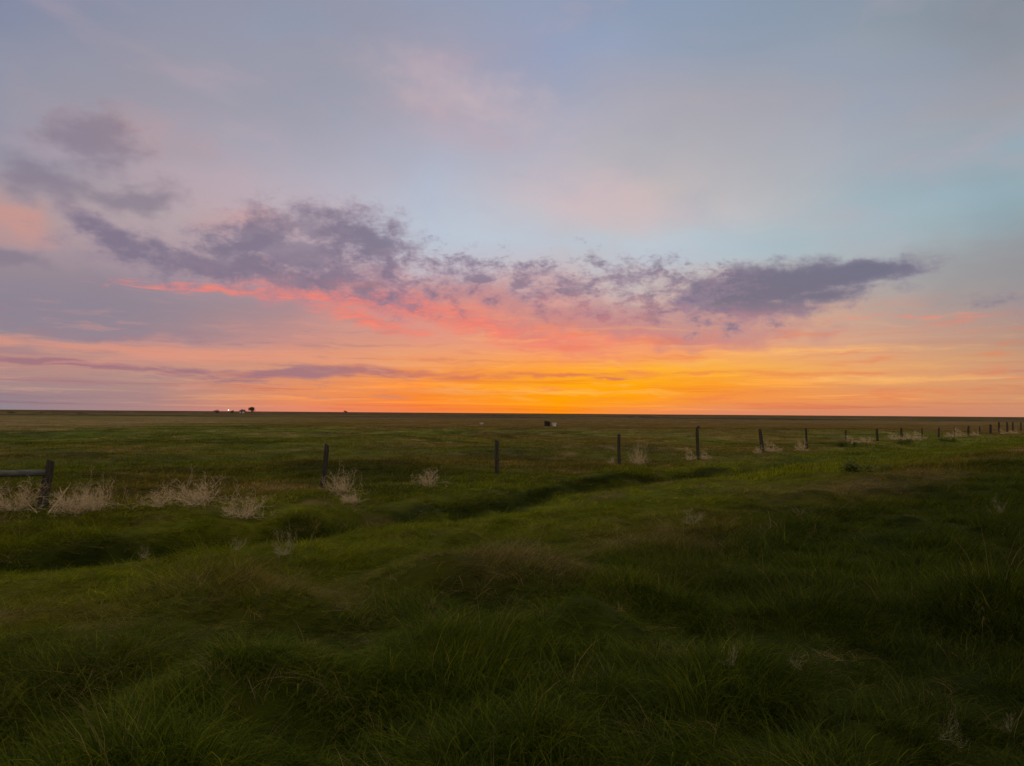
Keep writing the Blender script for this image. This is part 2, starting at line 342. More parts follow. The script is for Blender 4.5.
def cover(x, y):
    """albedo of the plant cover (n,3), dryness"""
    q, s = qs(x, y); r = np.sqrt(x * x + y * y); az = np.degrees(np.arctan2(x, y))
    lush = np.array([0.088, 0.110, 0.007]); bright = np.array([0.205, 0.215, 0.010])
    olive = np.array([0.165, 0.128, 0.020]); straw = np.array([0.30, 0.20, 0.075]); brown = np.array([0.17, 0.095, 0.025])
    n1 = fbm(x / 2.2, y / 2.2, 71, 4); n2 = fbm(x / 7.0, y / 7.0, 81, 3); n3 = fbm(x / 0.8, y / 0.8, 91, 3)
    def mixc(c, d, k): return c * (1 - k)[:, None] + d * k[:, None]
    c = np.ones((len(x), 3)) * lush
    c = c * (1 - 0.22 * ss(q + (n1 - .5) * 2, 2.8, 0.8))[:, None] * (1 - 0.25 * ss(x + (n1 - .5), 0.6, 2.4))[:, None]  # vignette painted into the grass colour: darker near the road and to the right
    c = mixc(c, bright, ss(q + (n1 - .5) * 2.0, 4.2, 6.8) * ss(q + (n1 - .5) * 2, 18, 15) * 0.92 * (1 - 0.5 * ss(s, 20, 38)))
    # pasture behind the fence: olive, patches of green and dun
    past = ss(q + (n1 - .5) * 2.5, 12.8, 16.0)
    pc = mixc(np.ones((len(x), 3)) * np.array([0.125, 0.135, 0.011]), olive, ss(n2, 0.40, 0.62))
    pf = fbm(x / 30, y / 12, 95, 4)
    pc = mixc(pc, olive * 0.95, ss(pf, 0.45, 0.70) * ss(r, 25, 60) * 0.8)
    far = np.ones((len(x), 3)) * np.array([0.165, 0.100, 0.020])  # reddish brown, the far field's backlit sheen painted into its colour
    pc = mixc(pc, far, ss(r * (0.7 + 0.6 * n2), 50, 130) * ss(az, -28, -6))
    rw = r * (0.75 + 0.5 * fbm(x / 35, y / 35, 97, 3)); grn = ss(rw, 40, 60) * ss(rw, 125, 90) * ss(az, -8, -24)
    pc = mixc(pc, np.array([0.105, 0.125, 0.010]), grn * 0.85)
    te = 62 + 5.0 * np.clip(az + 35, 0, 30) + (fbm(x / 14, y / 14, 98, 3) - 0.5) * 50; tan = ss(r, te, te + 22) * ss(rw, 300, 200) * ss(az, -12, -26)
    pc = mixc(pc, np.array([0.25, 0.175, 0.070]), tan * 0.85)
    pc = mixc(pc, far * 0.6, ss(r, 260, 500))
    ff = fbm(x / 160, y / 60, 99, 4)
    pc = mixc(pc, np.array([0.15, 0.10, 0.03]), ss(ff, 0.48, 0.62) * ss(r, 150, 400) * 0.7)
    pc = mixc(pc, np.array([0.03, 0.028, 0.012]), ss(ff, 0.47, 0.38) * ss(r, 200, 400) * 0.8)
    dk = fbm(x / 5.0 + 3, y / 5.0, 103, 4)
    pc = mixc(pc, np.array([0.045, 0.050, 0.006]), ss(dk, 0.54, 0.70) * ss(r, 160, 70) * 0.6)
    lt = fbm(x / 3.0, y / 3.0, 107, 4)
    pc = mixc(pc, np.array([0.20, 0.165, 0.045]), ss(lt, 0.58, 0.74) * 0.4)
    c = mixc(c, pc, past)
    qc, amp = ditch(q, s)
    c = mixc(c, np.array([0.035, 0.050, 0.004]), np.exp(-((q - qc - 0.25) / 0.45) ** 2) * ss(amp, 0.06, 0.22) * 0.9)  # shade of the far bank painted in, with damp darker green at the bottom
    # dry matted patches along the crest of the bank
    crest = np.exp(-((q - 5.0) / 1.25) ** 2) * (0.12 + 0.88 * ss(s, 2.0, 4.0))
    dry = crest * ss(n2 + 0.5 * (n1 - .5), 0.50, 0.66) * 0.7
    dry = np.maximum(dry, np.exp(-(((x + 2.05) / 0.75) ** 2 + ((y - 6.5) / 0.7) ** 2)) * 1.0)
    dry = np.maximum(dry, np.exp(-(((x + 3.7) / 1.0) ** 2 + ((y - 5.6) / 0.35) ** 2)) * 0.7)
    dry = np.maximum(dry, np.exp(-(((x - 0.05) / 1.0) ** 2 + ((y - 7.3) / 0.7) ** 2)) * 0.7)
    dry = np.maximum(dry, np.exp(-((q - 5.9) / 1.3) ** 2) * ss(s, 12, 18) * ss(s, 60, 40) * (0.85 + 1.1 * (n1 - .4)))
    dry = np.maximum(dry, 0.75 * ss(n3 * 0.5 + n1 * 0.5, 0.60, 0.72) * ss(q, 3.5, 6))
    dry = np.maximum(np.clip(dry * (0.2 + 1.4 * n3), 0, 1), 0.95 * np.exp(-(((x + 1.95) / 0.65) ** 2 + ((y - 6.6) / 0.55) ** 2) ** 1.5))
    c = mixc(c, mixc(np.ones((len(x), 3)) * brown, straw, ss(n3, 0.5, 0.75)), dry * 0.7)
    c = c * (0.72 + 0.56 * fbm(x / 1.1, y / 1.1, 111, 3))[:, None]
    return c, dry

def attr_vec(me, name, arr, dom='POINT'):
    a = me.attributes.new(name, 'FLOAT_VECTOR', dom); a.data.foreach_set('vector', np.ascontiguousarray(arr, dtype=np.float32).ravel())

# ------------------------------------------------------------------ materials
def base_mat(name):
    m = bpy.data.materials.new(name); m.use_nodes = True
    t = NT(m.node_tree); t.n.clear()
    return m, t
def finish(t, sh):
    o = t.new('ShaderNodeOutputMaterial'); t.l.new(sh, o.inputs[0])
def grass_mat(name, inst):
    m, t = base_mat(name)
    a = t.new('ShaderNodeAttribute', attribute_type='INSTANCER' if inst else 'GEOMETRY'); a.attribute_name = 'gcol'
    col = a.outputs['Vector']
    v = t.new('ShaderNodeAttribute', attribute_type='GEOMETRY'); v.attribute_name = 'var'
    col = t.mix(1.0, col, t.ramp(v.outputs['Fac'], [(0, (0.4, 0.45, 0.5, 1)), (0.5, (0.85, 0.88, 0.85, 1)), (0.86, (1.5, 1.42, 1.1, 1)), (1.0, (1.9, 1.5, 1.6, 1))]), 'MULTIPLY')
    d = t.new('ShaderNodeBsdfDiffuse'); t.put(d.inputs[0], col)
    tr = t.new('ShaderNodeBsdfTranslucent'); t.put(tr.inputs[0], t.mix(1.0, col, (1.1, 1.15, 0.5, 1), 'MULTIPLY'))
    mx = t.new('ShaderNodeMixShader'); mx.inputs[0].default_value = 0.38
    t.l.new(d.outputs[0], mx.inputs[1]); t.l.new(tr.outputs[0], mx.inputs[2])
    g = t.new('ShaderNodeBsdfGlossy'); g.inputs['Roughness'].default_value = 0.5; g.inputs['Color'].default_value = (0.5, 0.5, 0.5, 1)
    m2 = t.new('ShaderNodeMixShader'); m2.inputs[0].default_value = 0.008
    t.l.new(mx.outputs[0], m2.inputs[1]); t.l.new(g.outputs[0], m2.inputs[2])
    finish(t, m2.outputs[0])
    return m
M_BLADE = grass_mat('grass_blade', True)

def ground_mat():
    m, t = base_mat('pasture_ground')
    a = t.new('ShaderNodeAttribute', attribute_type='GEOMETRY'); a.attribute_name = 'gcol'
    pos = t.new('ShaderNodeNewGeometry').outputs['Position']
    n = t.noise(t.vscale(pos, (1, 1, 0)), 0.9, 8.0, 0.68)
    n2 = t.noise(t.vscale(pos, (0.035, 0.09, 0), (3, 2, 0)), 1.0, 6.0, 0.6)
    c = t.mix(1.0, a.outputs['Vector'], t.ramp(n, [(0.25, (0.35, 0.35, 0.32, 1)), (0.5, (0.9, 0.9, 0.88, 1)), (0.75, (1.5, 1.42, 1.4, 1))]), 'MULTIPLY')
    c = t.mix(1.0, c, t.ramp(n2, [(0.3, (0.7, 0.8, 0.7, 1)), (0.7, (1.3, 1.15, 1.2, 1))]), 'MULTIPLY')
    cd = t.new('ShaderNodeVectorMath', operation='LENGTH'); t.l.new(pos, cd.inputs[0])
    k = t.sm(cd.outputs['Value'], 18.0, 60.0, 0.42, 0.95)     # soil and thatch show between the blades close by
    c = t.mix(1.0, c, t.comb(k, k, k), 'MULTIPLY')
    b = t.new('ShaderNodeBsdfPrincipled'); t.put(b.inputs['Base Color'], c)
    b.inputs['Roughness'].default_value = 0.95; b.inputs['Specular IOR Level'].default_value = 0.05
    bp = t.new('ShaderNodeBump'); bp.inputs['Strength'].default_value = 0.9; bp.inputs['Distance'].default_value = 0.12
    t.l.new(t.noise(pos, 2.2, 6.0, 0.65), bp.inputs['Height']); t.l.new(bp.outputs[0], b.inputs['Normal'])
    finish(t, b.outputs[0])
    return m

# ------------------------------------------------------------------ ground sheet
def build_ground():
    rs = [0.0, 0.4]
    while rs[-1] < 9000: rs.append(rs[-1] * 1.016 + 0.004)
    rs = np.array(rs[1:]); na = 560
    # finer steps toward the view
    k = np.linspace(-math.pi, math.pi, na, endpoint=False); th = k - 0.75 * np.sin(k)
    R, T = np.meshgrid(rs, th, indexing='ij')
    X = (R * np.sin(T)).ravel(); Y = (R * np.cos(T)).ravel()
    Z = height(X, Y)
    X = np.append(X, 0.0); Y = np.append(Y, 0.0); Z = np.append(Z, height(np.array([0.0]), np.array([0.0]))[0])
    nr = len(rs); i, j = np.meshgrid(np.arange(nr - 1), np.arange(na), indexing='ij'); j2 = (j + 1) % na
    quads = np.stack([i * na + j, (i + 1) * na + j, (i + 1) * na + j2, i * na + j2], -1).reshape(-1, 4)[:, ::-1]
    faces = quads.tolist() + [(nr * na, a, (a + 1) % na) for a in range(na)]
    me = bpy.data.meshes.new('ground'); me.from_pydata(np.stack([X, Y, Z], -1).tolist(), [], faces)
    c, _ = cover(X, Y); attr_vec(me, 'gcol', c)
    me.polygons.foreach_set('use_smooth', [True] * len(me.polygons)); me.update()
    me.materials.append(ground_mat())
    o = bpy.data.objects.new('ground', me); COL.objects.link(o); o['kind'] = 'structure'
    me.validate()
build_ground()

# ------------------------------------------------------------------ grass
def tuft_mesh(name, rng, n, h, spread, width, lean, segs=4, curl=0.5, flat=0.0):
    vs, fs, var = [], [], []
    for b in range(n):
        a = rng.uniform(0, 6.283); rr = spread * math.sqrt(rng.random())
        bx, by = rr * math.cos(a), rr * math.sin(a)
        hh = h * rng.uniform(0.55, 1.12); w = width * rng.uniform(0.7, 1.2)
        d = rng.gauss(0, 0.9) if rng.random() < 0.75 else rng.uniform(0, 6.283)    # mostly combed along +x
        ln = max(0.05, lean * rng.uniform(0.4, 1.5)); cr = curl * rng.uniform(0.3, 1.6)
        fa = rng.uniform(0, 3.1416)
        px, py = math.cos(fa) * w / 2, math.sin(fa) * w / 2
        x, y, z = bx, by, -0.03; tilt = ln
        base = len(vs); q = rng.random()
        for s in range(segs + 1):
            f = s / segs; wf = (1 - f ** 1.6) if s < segs else 0.04
            vs.append((x - px * wf, y - py * wf, z)); vs.append((x + px * wf, y + py * wf, z))
            var += [q, q]
            st = hh / segs
            x += math.sin(tilt) * math.cos(d) * st; y += math.sin(tilt) * math.sin(d) * st; z += math.cos(tilt) * st * (1 - flat)
            tilt += cr / segs * 1.6
        for s in range(segs):
            k = base + 2 * s; fs.append((k, k + 1, k + 3, k + 2))
    me = bpy.data.meshes.new(name); me.from_pydata(vs, [], fs); me.update()
    a = me.attributes.new('var', 'FLOAT', 'POINT'); a.data.foreach_set('value', np.array(var, dtype=np.float32))
    me.polygons.foreach_set('use_smooth', [True] * len(me.polygons))
    me.materials.append(M_BLADE)
    return bpy.data.objects.new(name, me)

def scatter(name, label, cat, tufts, X, Y, C, rot, scl, idx, tilt=None):
    """one object of stuff: a tuft on each point"""
    lib = bpy.data.collections.new(name + '_kinds')
    for i, o in enumerate(tufts):
        o.name = '%s_kind_%02d' % (name, i); lib.objects.link(o)
    Z = height(X, Y)
    me = bpy.data.meshes.new(name); n = len(X)
    me.vertices.add(n); me.vertices.foreach_set('co', np.stack([X, Y, Z], -1).astype(np.float32).ravel())
    attr_vec(me, 'gcol', C)
    r3 = np.zeros((n, 3)); r3[:, 2] = rot
    if tilt is not None: r3[:, 0:2] = tilt
    attr_vec(me, 'trot', r3); attr_vec(me, 'tscl', scl)
    a = me.attributes.new('tidx', 'INT', 'POINT'); a.data.foreach_set('value', idx.astype(np.int32))
    ob = bpy.data.objects.new(name, me); COL.objects.link(ob)
    g = bpy.data.node_groups.new(name + '_scatter', 'GeometryNodeTree')
    g.interface.new_socket('Geometry', in_out='INPUT', socket_type='NodeSocketGeometry')
    g.interface.new_socket('Geometry', in_out='OUTPUT', socket_type='NodeSocketGeometry')
    N = g.nodes.new; L = g.links.new
    gi = N('NodeGroupInput'); go = N('NodeGroupOutput'); iop = N('GeometryNodeInstanceOnPoints')
    ci = N('GeometryNodeCollectionInfo'); ci.inputs['Collection'].default_value = lib
    ci.inputs['Separate Children'].default_value = True; ci.inputs['Reset Children'].default_value = True
    def at(nm, ty):
        k = N('GeometryNodeInputNamedAttribute'); k.data_type = ty; k.inputs['Name'].default_value = nm; return k.outputs[0]
    L(gi.outputs[0], iop.inputs['Points']); L(ci.outputs[0], iop.inputs['Instance'])
    iop.inputs['Pick Instance'].default_value = True
    L(at('tidx', 'INT'), iop.inputs['Instance Index'])
    e2r = N('FunctionNodeEulerToRotation'); L(at('trot', 'FLOAT_VECTOR'), e2r.inputs[0]); L(e2r.outputs[0], iop.inputs['Rotation'])
    L(at('tscl', 'FLOAT_VECTOR'), iop.inputs['Scale']); L(iop.outputs[0], go.inputs[0])
    md = ob.modifiers.new('scatter', 'NODES'); md.node_group = g
    ob['label'] = label; ob['category'] = cat; ob['kind'] = 'stuff'
    return ob

def sector(rng, r0, r1, dens, a=50.0):
    A = math.radians(a); n = int(dens * A * (r1 * r1 - r0 * r0))
    r = np.sqrt(rng.uniform(r0 * r0, r1 * r1, n)); th = rng.uniform(-A, A, n)
    return r * np.sin(th), r * np.cos(th)

def build_grass():
    rng = np.random.default_rng(7); rr = random.Random(5)
    # --- tall roadside grass and the bank: individual blades
    lush = [tuft_mesh('t', rr, 26, 0.27, 0.085, 0.0052, 0.30, curl=1.1) for _ in range(4)]
    comb = [tuft_mesh('t', rr, 24, 0.27, 0.10, 0.0048, 0.75, curl=1.0) for _ in range(3)]
    dryt = [tuft_mesh('t', rr, 16, 0.46, 0.15, 0.0038, 1.15, curl=0.45, flat=0.3) for _ in range(3)]
    seed = [tuft_mesh('t', rr, 5, 0.50, 0.06, 0.0035, 0.22, curl=0.6)]
    parts = []
    for r0, r1, dn in ((1.3, 5.0, 340), (5.0, 9.0, 200), (9.0, 15.0, 105), (15.0, 27.0, 36)):
        x, y = sector(rng, r0, r1, dn); parts.append((x, y))
    X = np.concatenate([p[0] for p in parts]); Y = np.concatenate([p[1] for p in parts])
    q, s = qs(X, Y); R = np.hypot(X, Y); n = len(X)
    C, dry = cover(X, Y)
    cl = fbm(X / 0.85, Y / 0.85, 121, 3); cl2 = fbm(X / 2.4, Y / 2.4, 131, 2)
    gap = ss(cl, 0.47, 0.38)
    keep = (gap < 0.5) | (rng.random(n) < 0.75)
    X, Y, q, s, R, C, dry, cl, cl2, gap = [v[keep] for v in (X, Y, q, s, R, C, dry, cl, cl2, gap)]; n = len(X)
    u = rng.random(n)
    matted = ss(q + (cl2 - .5) * 3, 3.6, 5.2)
    idx = np.where(u < 0.65 - 0.5 * matted, rng.integers(0, 4, n), rng.integers(4, 7, n))
    idx = np.where(rng.random(n) < dry * 0.9, rng.integers(7, 10, n), idx)
    idx = np.where(rng.random(n) < 0.012, 10, idx)
    idx = np.where((rng.random(n) < gap * 0.8) & (idx < 4), rng.integers(4, 7, n), idx)
    hgt = (0.72 - 0.22 * ss(q, 3.2, 6.0)) * (0.25 + 3.2 * np.clip(cl - 0.28, 0, 1)) * (0.45 + 1.1 * cl2)
    hgt *= 1 + 0.25 * np.exp(-((q - 12.5) / 1.5) ** 2)
    hgt *= 1 - 0.40 * ss(q, 14.5, 17.5)
    hgt *= rng.uniform(0.75, 1.25, n)
    wid = 1.0 + 0.9 * ss(R, 6, 24); wd = wid * rng.uniform(0.9, 1.2, n)
    rot = (fbm(X / 2.6, Y / 2.6, 141, 3) - 0.5) * 5.0 + 0.2 + rng.normal(0, 0.45, n)
    _, ox, oy, kk = lump_field(X, Y)
    om = np.hypot(ox, oy) > 0.12; rot = np.where(om, np.arctan2(oy, ox) + rng.normal(0, 0.35, n), rot)     # blades fall outward from a tussock
    idx = np.where(om & (idx < 4) & (rng.random(n) < 0.6), rng.integers(4, 7, n), idx)
    hgt = hgt * np.where(kk > 0, 1 + 0.45 * kk, 1 + 0.65 * kk)
    scl = np.stack([wd * (0.7 + 0.3 * hgt), wd * (0.7 + 0.3 * hgt), np.maximum(0.25, hgt)], -1)
    C = C * (0.8 + 0.4 * rng.random(n))[:, None]
    sel = (idx >= 7) & (rng.random(n) < 0.45); C[sel] = C[sel] * 0.3 + np.array([0.32, 0.215, 0.11]) * 0.7
    sel = (idx >= 4) & (idx < 7) & (rng.random(n) < 0.05 + 0.05 * matted); C[sel] = np.array([0.26, 0.19, 0.07])
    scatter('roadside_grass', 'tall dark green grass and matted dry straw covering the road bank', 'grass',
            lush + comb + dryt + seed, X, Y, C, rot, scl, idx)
    # --- grazed pasture beyond: wider, shorter clumps
    clump = [tuft_mesh('t', rr, 42, 0.17, 0.42, 0.016, 0.7, segs=3, curl=0.8) for _ in range(4)]
    parts = [sector(rng, 13.0, 30.0, 14, 52), sector(rng, 30.0, 60.0, 5.0, 50), sector(rng, 60.0, 110.0, 1.3, 48), sector(rng, 110.0, 230.0, 0.35, 45)]
    X = np.concatenate([p[0] for p in parts]); Y = np.concatenate([p[1] for p in parts])
    q, s = qs(X, Y); R = np.hypot(X, Y)
    keep = (R > 24) | (q > 14.0); X, Y, q, s, R = [v[keep] for v in (X, Y, q, s, R)]; n = len(X)
    C, dry = cover(X, Y)
    cl = fbm(X / 1.6, Y / 1.6, 151, 3)
    hgt = (0.35 + 1.3 * cl) * rng.uniform(0.7, 1.3, n) * ss(R, 260, 140) * (1 + 0.5 * ss(q, 15, 11))
    wd = (1.0 + 0.8 * ss(R, 30, 90) + 1.2 * ss(R, 90, 200)) * rng.uniform(0.8, 1.2, n)
    scl = np.stack([wd, wd, hgt], -1)
    rot = (fbm(X / 9, Y / 9, 161, 2) - 0.5) * 4 + rng.normal(0, 0.6, n)
    scatter('pasture_grass', 'short olive and dun grass of the grazed pasture beyond the fence', 'grass',
            clump, X, Y, C * (0.8 + 0.4 * rng.random(n))[:, None], rot, scl, rng.integers(0, 4, n))
build_grass()

# ------------------------------------------------------------------ things
def solid(name, c1, c2, scale=6.0, stretch=(1, 1, 1), rough=0.85, bump=0.3, space='Object'):
    m, t = base_mat(name)
    co = t.new('ShaderNodeTexCoord').outputs['Object']
    v = t.vscale(co, stretch)
    n = t.noise(v, scale, 6.0, 0.65)
    b = t.new('ShaderNodeBsdfPrincipled'); t.put(b.inputs['Base Color'], t.ramp(n, [(0.32, tuple(c1) + (1,)), (0.68, tuple(c2) + (1,))]))
    b.inputs['Roughness'].default_value = rough; b.inputs['Specular IOR Level'].default_value = 0.2
    bp = t.new('ShaderNodeBump'); bp.inputs['Strength'].default_value = bump; bp.inputs['Distance'].default_value = 0.02
    t.l.new(n, bp.inputs['Height']); t.l.new(bp.outputs[0], b.inputs['Normal'])
    finish(t, b.outputs[0]); return m
M_WOOD = solid('weathered_wood', (0.022, 0.019, 0.010), (0.085, 0.072, 0.042), 9.0, (3, 3, 0.35), 0.9, 0.8)
M_RAIL = solid('grey_rail_wood', (0.06, 0.062, 0.048), (0.13, 0.13, 0.10), 9.0, (0.35, 3, 3), 0.8, 0.6)
M_WIRE = solid('rusty_wire', (0.10, 0.07, 0.05), (0.22, 0.17, 0.13), 30.0)
M_TWIG = solid('bleached_twig', (0.22, 0.14, 0.065), (0.96, 0.74, 0.42), 14.0, rough=0.8, bump=0.0)
M_TWIG_DARK = solid('grey_brown_twig', (0.24, 0.19, 0.10), (0.52, 0.44, 0.25), 14.0, rough=0.8, bump=0.0)
M_PALE = solid('pale_paint', (0.55, 0.52, 0.48), (0.78, 0.75, 0.70), 3.0, rough=0.6, bump=0.1)
M_DARK = solid('dark_rusted_steel', (0.02, 0.014, 0.01), (0.05, 0.03, 0.02), 4.0, rough=0.7)
M_ROOF = solid('dark_roof', (0.03, 0.028, 0.03), (0.06, 0.055, 0.05), 2.0, rough=0.8)
M_BARK = solid('bark', (0.03, 0.022, 0.016), (0.08, 0.06, 0.04), 3.0)
M_LEAFY = solid('dark_foliage', (0.06, 0.07, 0.010), (0.13, 0.145, 0.018), 1.5, rough=0.9, bump=0.0)
M_CROWN = solid('far_tree_foliage', (0.014, 0.014, 0.006), (0.035, 0.035, 0.012), 1.5, rough=0.9, bump=0.0)
M_SHED = solid('weathered_siding', (0.20, 0.17, 0.14), (0.36, 0.32, 0.28), 3.0)

def mesh_obj(name, vs, fs, mat, parent=None, smooth=False):
    me = bpy.data.meshes.new(name); me.from_pydata(vs, [], fs); me.update(); me.materials.append(mat)
    if smooth: me.polygons.foreach_set('use_smooth', [True] * len(me.polygons))
    o = bpy.data.objects.new(name, me); COL.objects.link(o)
    if parent: o.parent = parent
    return o
def tag(o, label, cat, group=None):
    o['label'] = label; o['category'] = cat
    if group: o['group'] = group
    return o
def empty(name, loc, rz=0.0):
    o = bpy.data.objects.new(name, None); COL.objects.link(o); o.location = loc; o.rotation_euler = (0, 0, rz); return o
def tube(vs, fs, pts, rad, n=3, cap=False):
    """append a tapered tube along pts"""
    base = len(vs); m = len(pts)
    for i, p in enumerate(pts):
        a = pts[max(0, i - 1)]; b = pts[min(m - 1, i + 1)]
        d = (Vector(b) - Vector(a)).normalized()
        s = d.orthogonal().normalized() if i == 0 else (sprev - d * sprev.dot(d)).normalized()
        sprev = s; t2 = d.cross(s)
        r = rad[i] if isinstance(rad, (list, tuple)) else rad
        for k in range(n):
            an = 6.28318 * k / n
            q = Vector(p) + (s * math.cos(an) + t2 * math.sin(an)) * r
            vs.append(tuple(q))
    for i in range(m - 1):
        for k in range(n):
            a = base + i * n + k; b = base + i * n + (k + 1) % n
            fs.append((a, b, b + n, a + n))
    if cap:
        fs.append(tuple(base + k for k in range(n))[::-1]); fs.append(tuple(base + (m - 1) * n + k for k in range(n)))

def add_box(vs, fs, x0, x1, y0, y1, z0, z1):
    b = len(vs)
    vs += [(x0, y0, z0), (x1, y0, z0), (x1, y1, z0), (x0, y1, z0), (x0, y0, z1), (x1, y0, z1), (x1, y1, z1), (x0, y1, z1)]
    fs += [(b, b + 3, b + 2, b + 1), (b + 4, b + 5, b + 6, b + 7), (b, b + 1, b + 5, b + 4), (b + 1, b + 2, b + 6, b + 5), (b + 2, b + 3, b + 7, b + 6), (b + 3, b, b + 4, b + 7)]

# --- fence posts: split and round posts, weathered, each leaning its own way
def post_mesh(rng, h, r, split=False):
    vs, fs = [], []; n = 12; m = 12
    ph = rng.uniform(0, 6); bx, by = rng.uniform(-.03, .03), rng.uniform(-.03, .03)
    prof = [1 + 0.10 * math.sin(2 * (6.283 * k / n) + ph) + rng.uniform(-.07, .07) for k in range(n)]
    crack = rng.randrange(n)
    prof[crack] -= 0.22
    for i in range(m + 1):
        f = i / m; z = -0.35 + (h + 0.35) * f
        rr = r * (1.06 - 0.14 * f) * (1 + 0.04 * math.sin(f * 9 + ph))
        if i == m: rr *= 0.86
        for k in range(n):
            a = 6.283 * k / n
            y = rr * prof[k] * math.sin(a)
            if split: y = max(y, -rr * 0.35)
            zz = z + (0.022 * math.cos(a + ph) if i >= m - 1 else 0)
            vs.append((rr * prof[k] * math.cos(a) + bx * math.sin(f * 3), y + by * math.sin(f * 3), zz))
    for i in range(m):
        for k in range(n):
            a = i * n + k; b = i * n + (k + 1) % n; fs.append((a, b, b + n, a + n))
    vs.append((bx * math.sin(3), by * math.sin(3), h + 0.012)); c = len(vs) - 1
    for k in range(n): fs.append((m * n + k, m * n + (k + 1) % n, c))
    return vs, fs

def build_fence():
    rng = random.Random(11)
    # (pixel x of the foot, pixel of the top x, top y, foot depth in metres, radius, wording)
    rows = [(322, 327, 444, 18.6, .075, 'tall grey split fence post leaning right, a bleached tumbleweed at its right foot'),
            (498, 497, 440, 23.2, .072, 'slim dark upright fence post standing alone with no tumbleweed at its foot'),
            (620, 619, 434, 27.8, .072, 'dark fence post with an airy pale tumbleweed a short way to its right'),
            (698, 697, 429, 32.4, .072, 'dark fence post with a small knob on top, tumbleweeds on both sides'),
            (763, 760, 429, 37.0, .078, 'dark fence post leaning left, a low pale tumbleweed pressed against its right side'),
            (807, 806, 428, 41.6, .072, 'dark fence post behind a small thin grey weed, next past the left leaning post'),
            (846, 846, 434, 46.2, .05, 'short thin fence post at the start of the long pale row of tumbleweeds'),
            (878, 877, 429, 50.9, .085, 'sturdy dark fence post at the far end of the first long tumbleweed row'),
            (902, 901, 428, 55.5, .075, 'dark thin fence post in front of the longest pale tumbleweed bank'),
            (922, 922, 430, 60.1, .055, 'faint thin fence post just past the longest tumbleweed bank'),
            (939, 939, 428, 64.7, .085, 'short dark fence post at a gap between two tumbleweed banks'),
            (954, 954, 429, 69.3, .055, 'faint thin fence post in the second tumbleweed bank on the right'),
            (968.5, 968.5, 426, 73.9, .10, 'thick dark fence post closing the second tumbleweed bank on the right'),
            (979.5, 979.5, 427, 79.0, .06, 'thin distant fence post between the two thick posts on the right'),
            (990.5, 990.5, 424.5, 84.0, .12, 'thick distant fence post, second thick one from the right end of the line')]
    X0 = 990.5
    feet = []
    for i, (uf, ut, vt, Y, r, lab) in enumerate(rows):
        df = pix_dir(uf, 440); xf = df.x / df.y * Y; zf = hz(xf, Y)
        dt = pix_dir(ut, vt); xt = dt.x / dt.y * Y; zt = CAM_Z + dt.z / dt.y * Y
        h = max(0.85, min(1.32, zt - zf))
        vs, fs = post_mesh(rng, h, r * rng.uniform(.93, 1.07), split=(i in (0, 4, 7)))
        o = mesh_obj('fence_post', vs, fs, M_WOOD, None, False)
        o.location = (xf, Y, zf); lx = math.atan2(xt - xf, h)
        o.rotation_euler = (rng.uniform(-.03, .03), lx, 0 if i in (0, 4, 7) else rng.uniform(0, 6) * 0)
        tag(o, lab, 'fence post', 'posts of the pasture fence')
        feet.append((xf, Y, zf, h, lx))
        if i == 3:
            kv, kf = [], []
            tube(kv, kf, [(-.03, 0, h - 0.01), (0.0, 0, h + 0.05), (0.07, 0, h + 0.10), (0.12, 0, h + 0.11)], [.05, .06, .06, .03], 7, True)
            mesh_obj('wood_splinter', kv, kf, M_WOOD, o)
    far_lab = ['small distant fence post above a bright pale tumbleweed, right part of the frame', 'tiny distant fence post, first of the close pair near the right edge',
               'tiny distant fence post, second of the close pair near the right edge', 'tiny fence post, last one before the right edge of the photo']
    for k, (u, Y) in enumerate(((999, 90), (1007, 97), (1013, 104), (1021, 112))):
        d = pix_dir(u, 430); x = d.x / d.y * Y; z = hz(x, Y)
        vs, fs = post_mesh(rng, 1.3, .10)
        o = mesh_obj('fence_post', vs, fs, M_WOOD); o.location = (x, Y, z); tag(o, far_lab[k], 'fence post', 'posts of the pasture fence')
        feet.append((x, Y, z, 1.15, 0))
    # --- corner brace on the left: leaning post, horizontal rail to a second post, twisted wire
    Y = 14.0
    df = pix_dir(41, 518); xf = df.x / df.y * Y; zf = hz(xf, Y); gz = CAM_Z + df.z / df.y * Y
    dt = pix_dir(51, 460); xt = dt.x / dt.y * Y; zt = CAM_Z + dt.z / dt.y * Y
    br = empty('fence_brace', (xf, Y, zf)); tag(br, 'wooden corner brace of the fence: leaning post with a grey horizontal rail running left', 'fence brace')
    h = zt - zf; ln = math.atan2(xt - xf, h)
    vs, fs = post_mesh(rng, h, .082)
    p = mesh_obj('post', vs, fs, M_WOOD, br); p.rotation_euler = (0, ln, 0)
    vs, fs = post_mesh(rng, h + .05, .09)
    p2 = mesh_obj('post', vs, fs, M_WOOD, br); p2.location = (-2.35, -.35, hz(xf - 2.35, Y - .35) - zf)
    dr = pix_dir(48, 472.5); zr = CAM_Z + dr.z / dr.y * Y - zf; xr = dr.x / dr.y * Y - xf
    vs, fs = [], []
    pts = [(xr - .02 - 2.4 * f, -.02 - .35 * f, zr - 0.005 * f - .02 * math.sin(3 * f)) for f in np.linspace(0, 1, 9)]
    tube(vs, fs, pts, [.062 + .003 * math.sin(i * 2.1) for i in range(9)], 12, True)
    mesh_obj('rail', vs, fs, M_RAIL, br, True)
    vs, fs = [], []
    a = Vector((xr + .02, -.06, zr - .10)); b = Vector((-2.35, -.42, 0.12))
    for ph in (0, math.pi):
        tube(vs, fs, [tuple(a.lerp(b, f) + Vector((0, math.cos(40 * f + ph), math.sin(40 * f + ph))) * 0.010 + Vector((0, 0, -.10 * math.sin(math.pi * f)))) for f in np.linspace(0, 1, 70)], .005, 4)
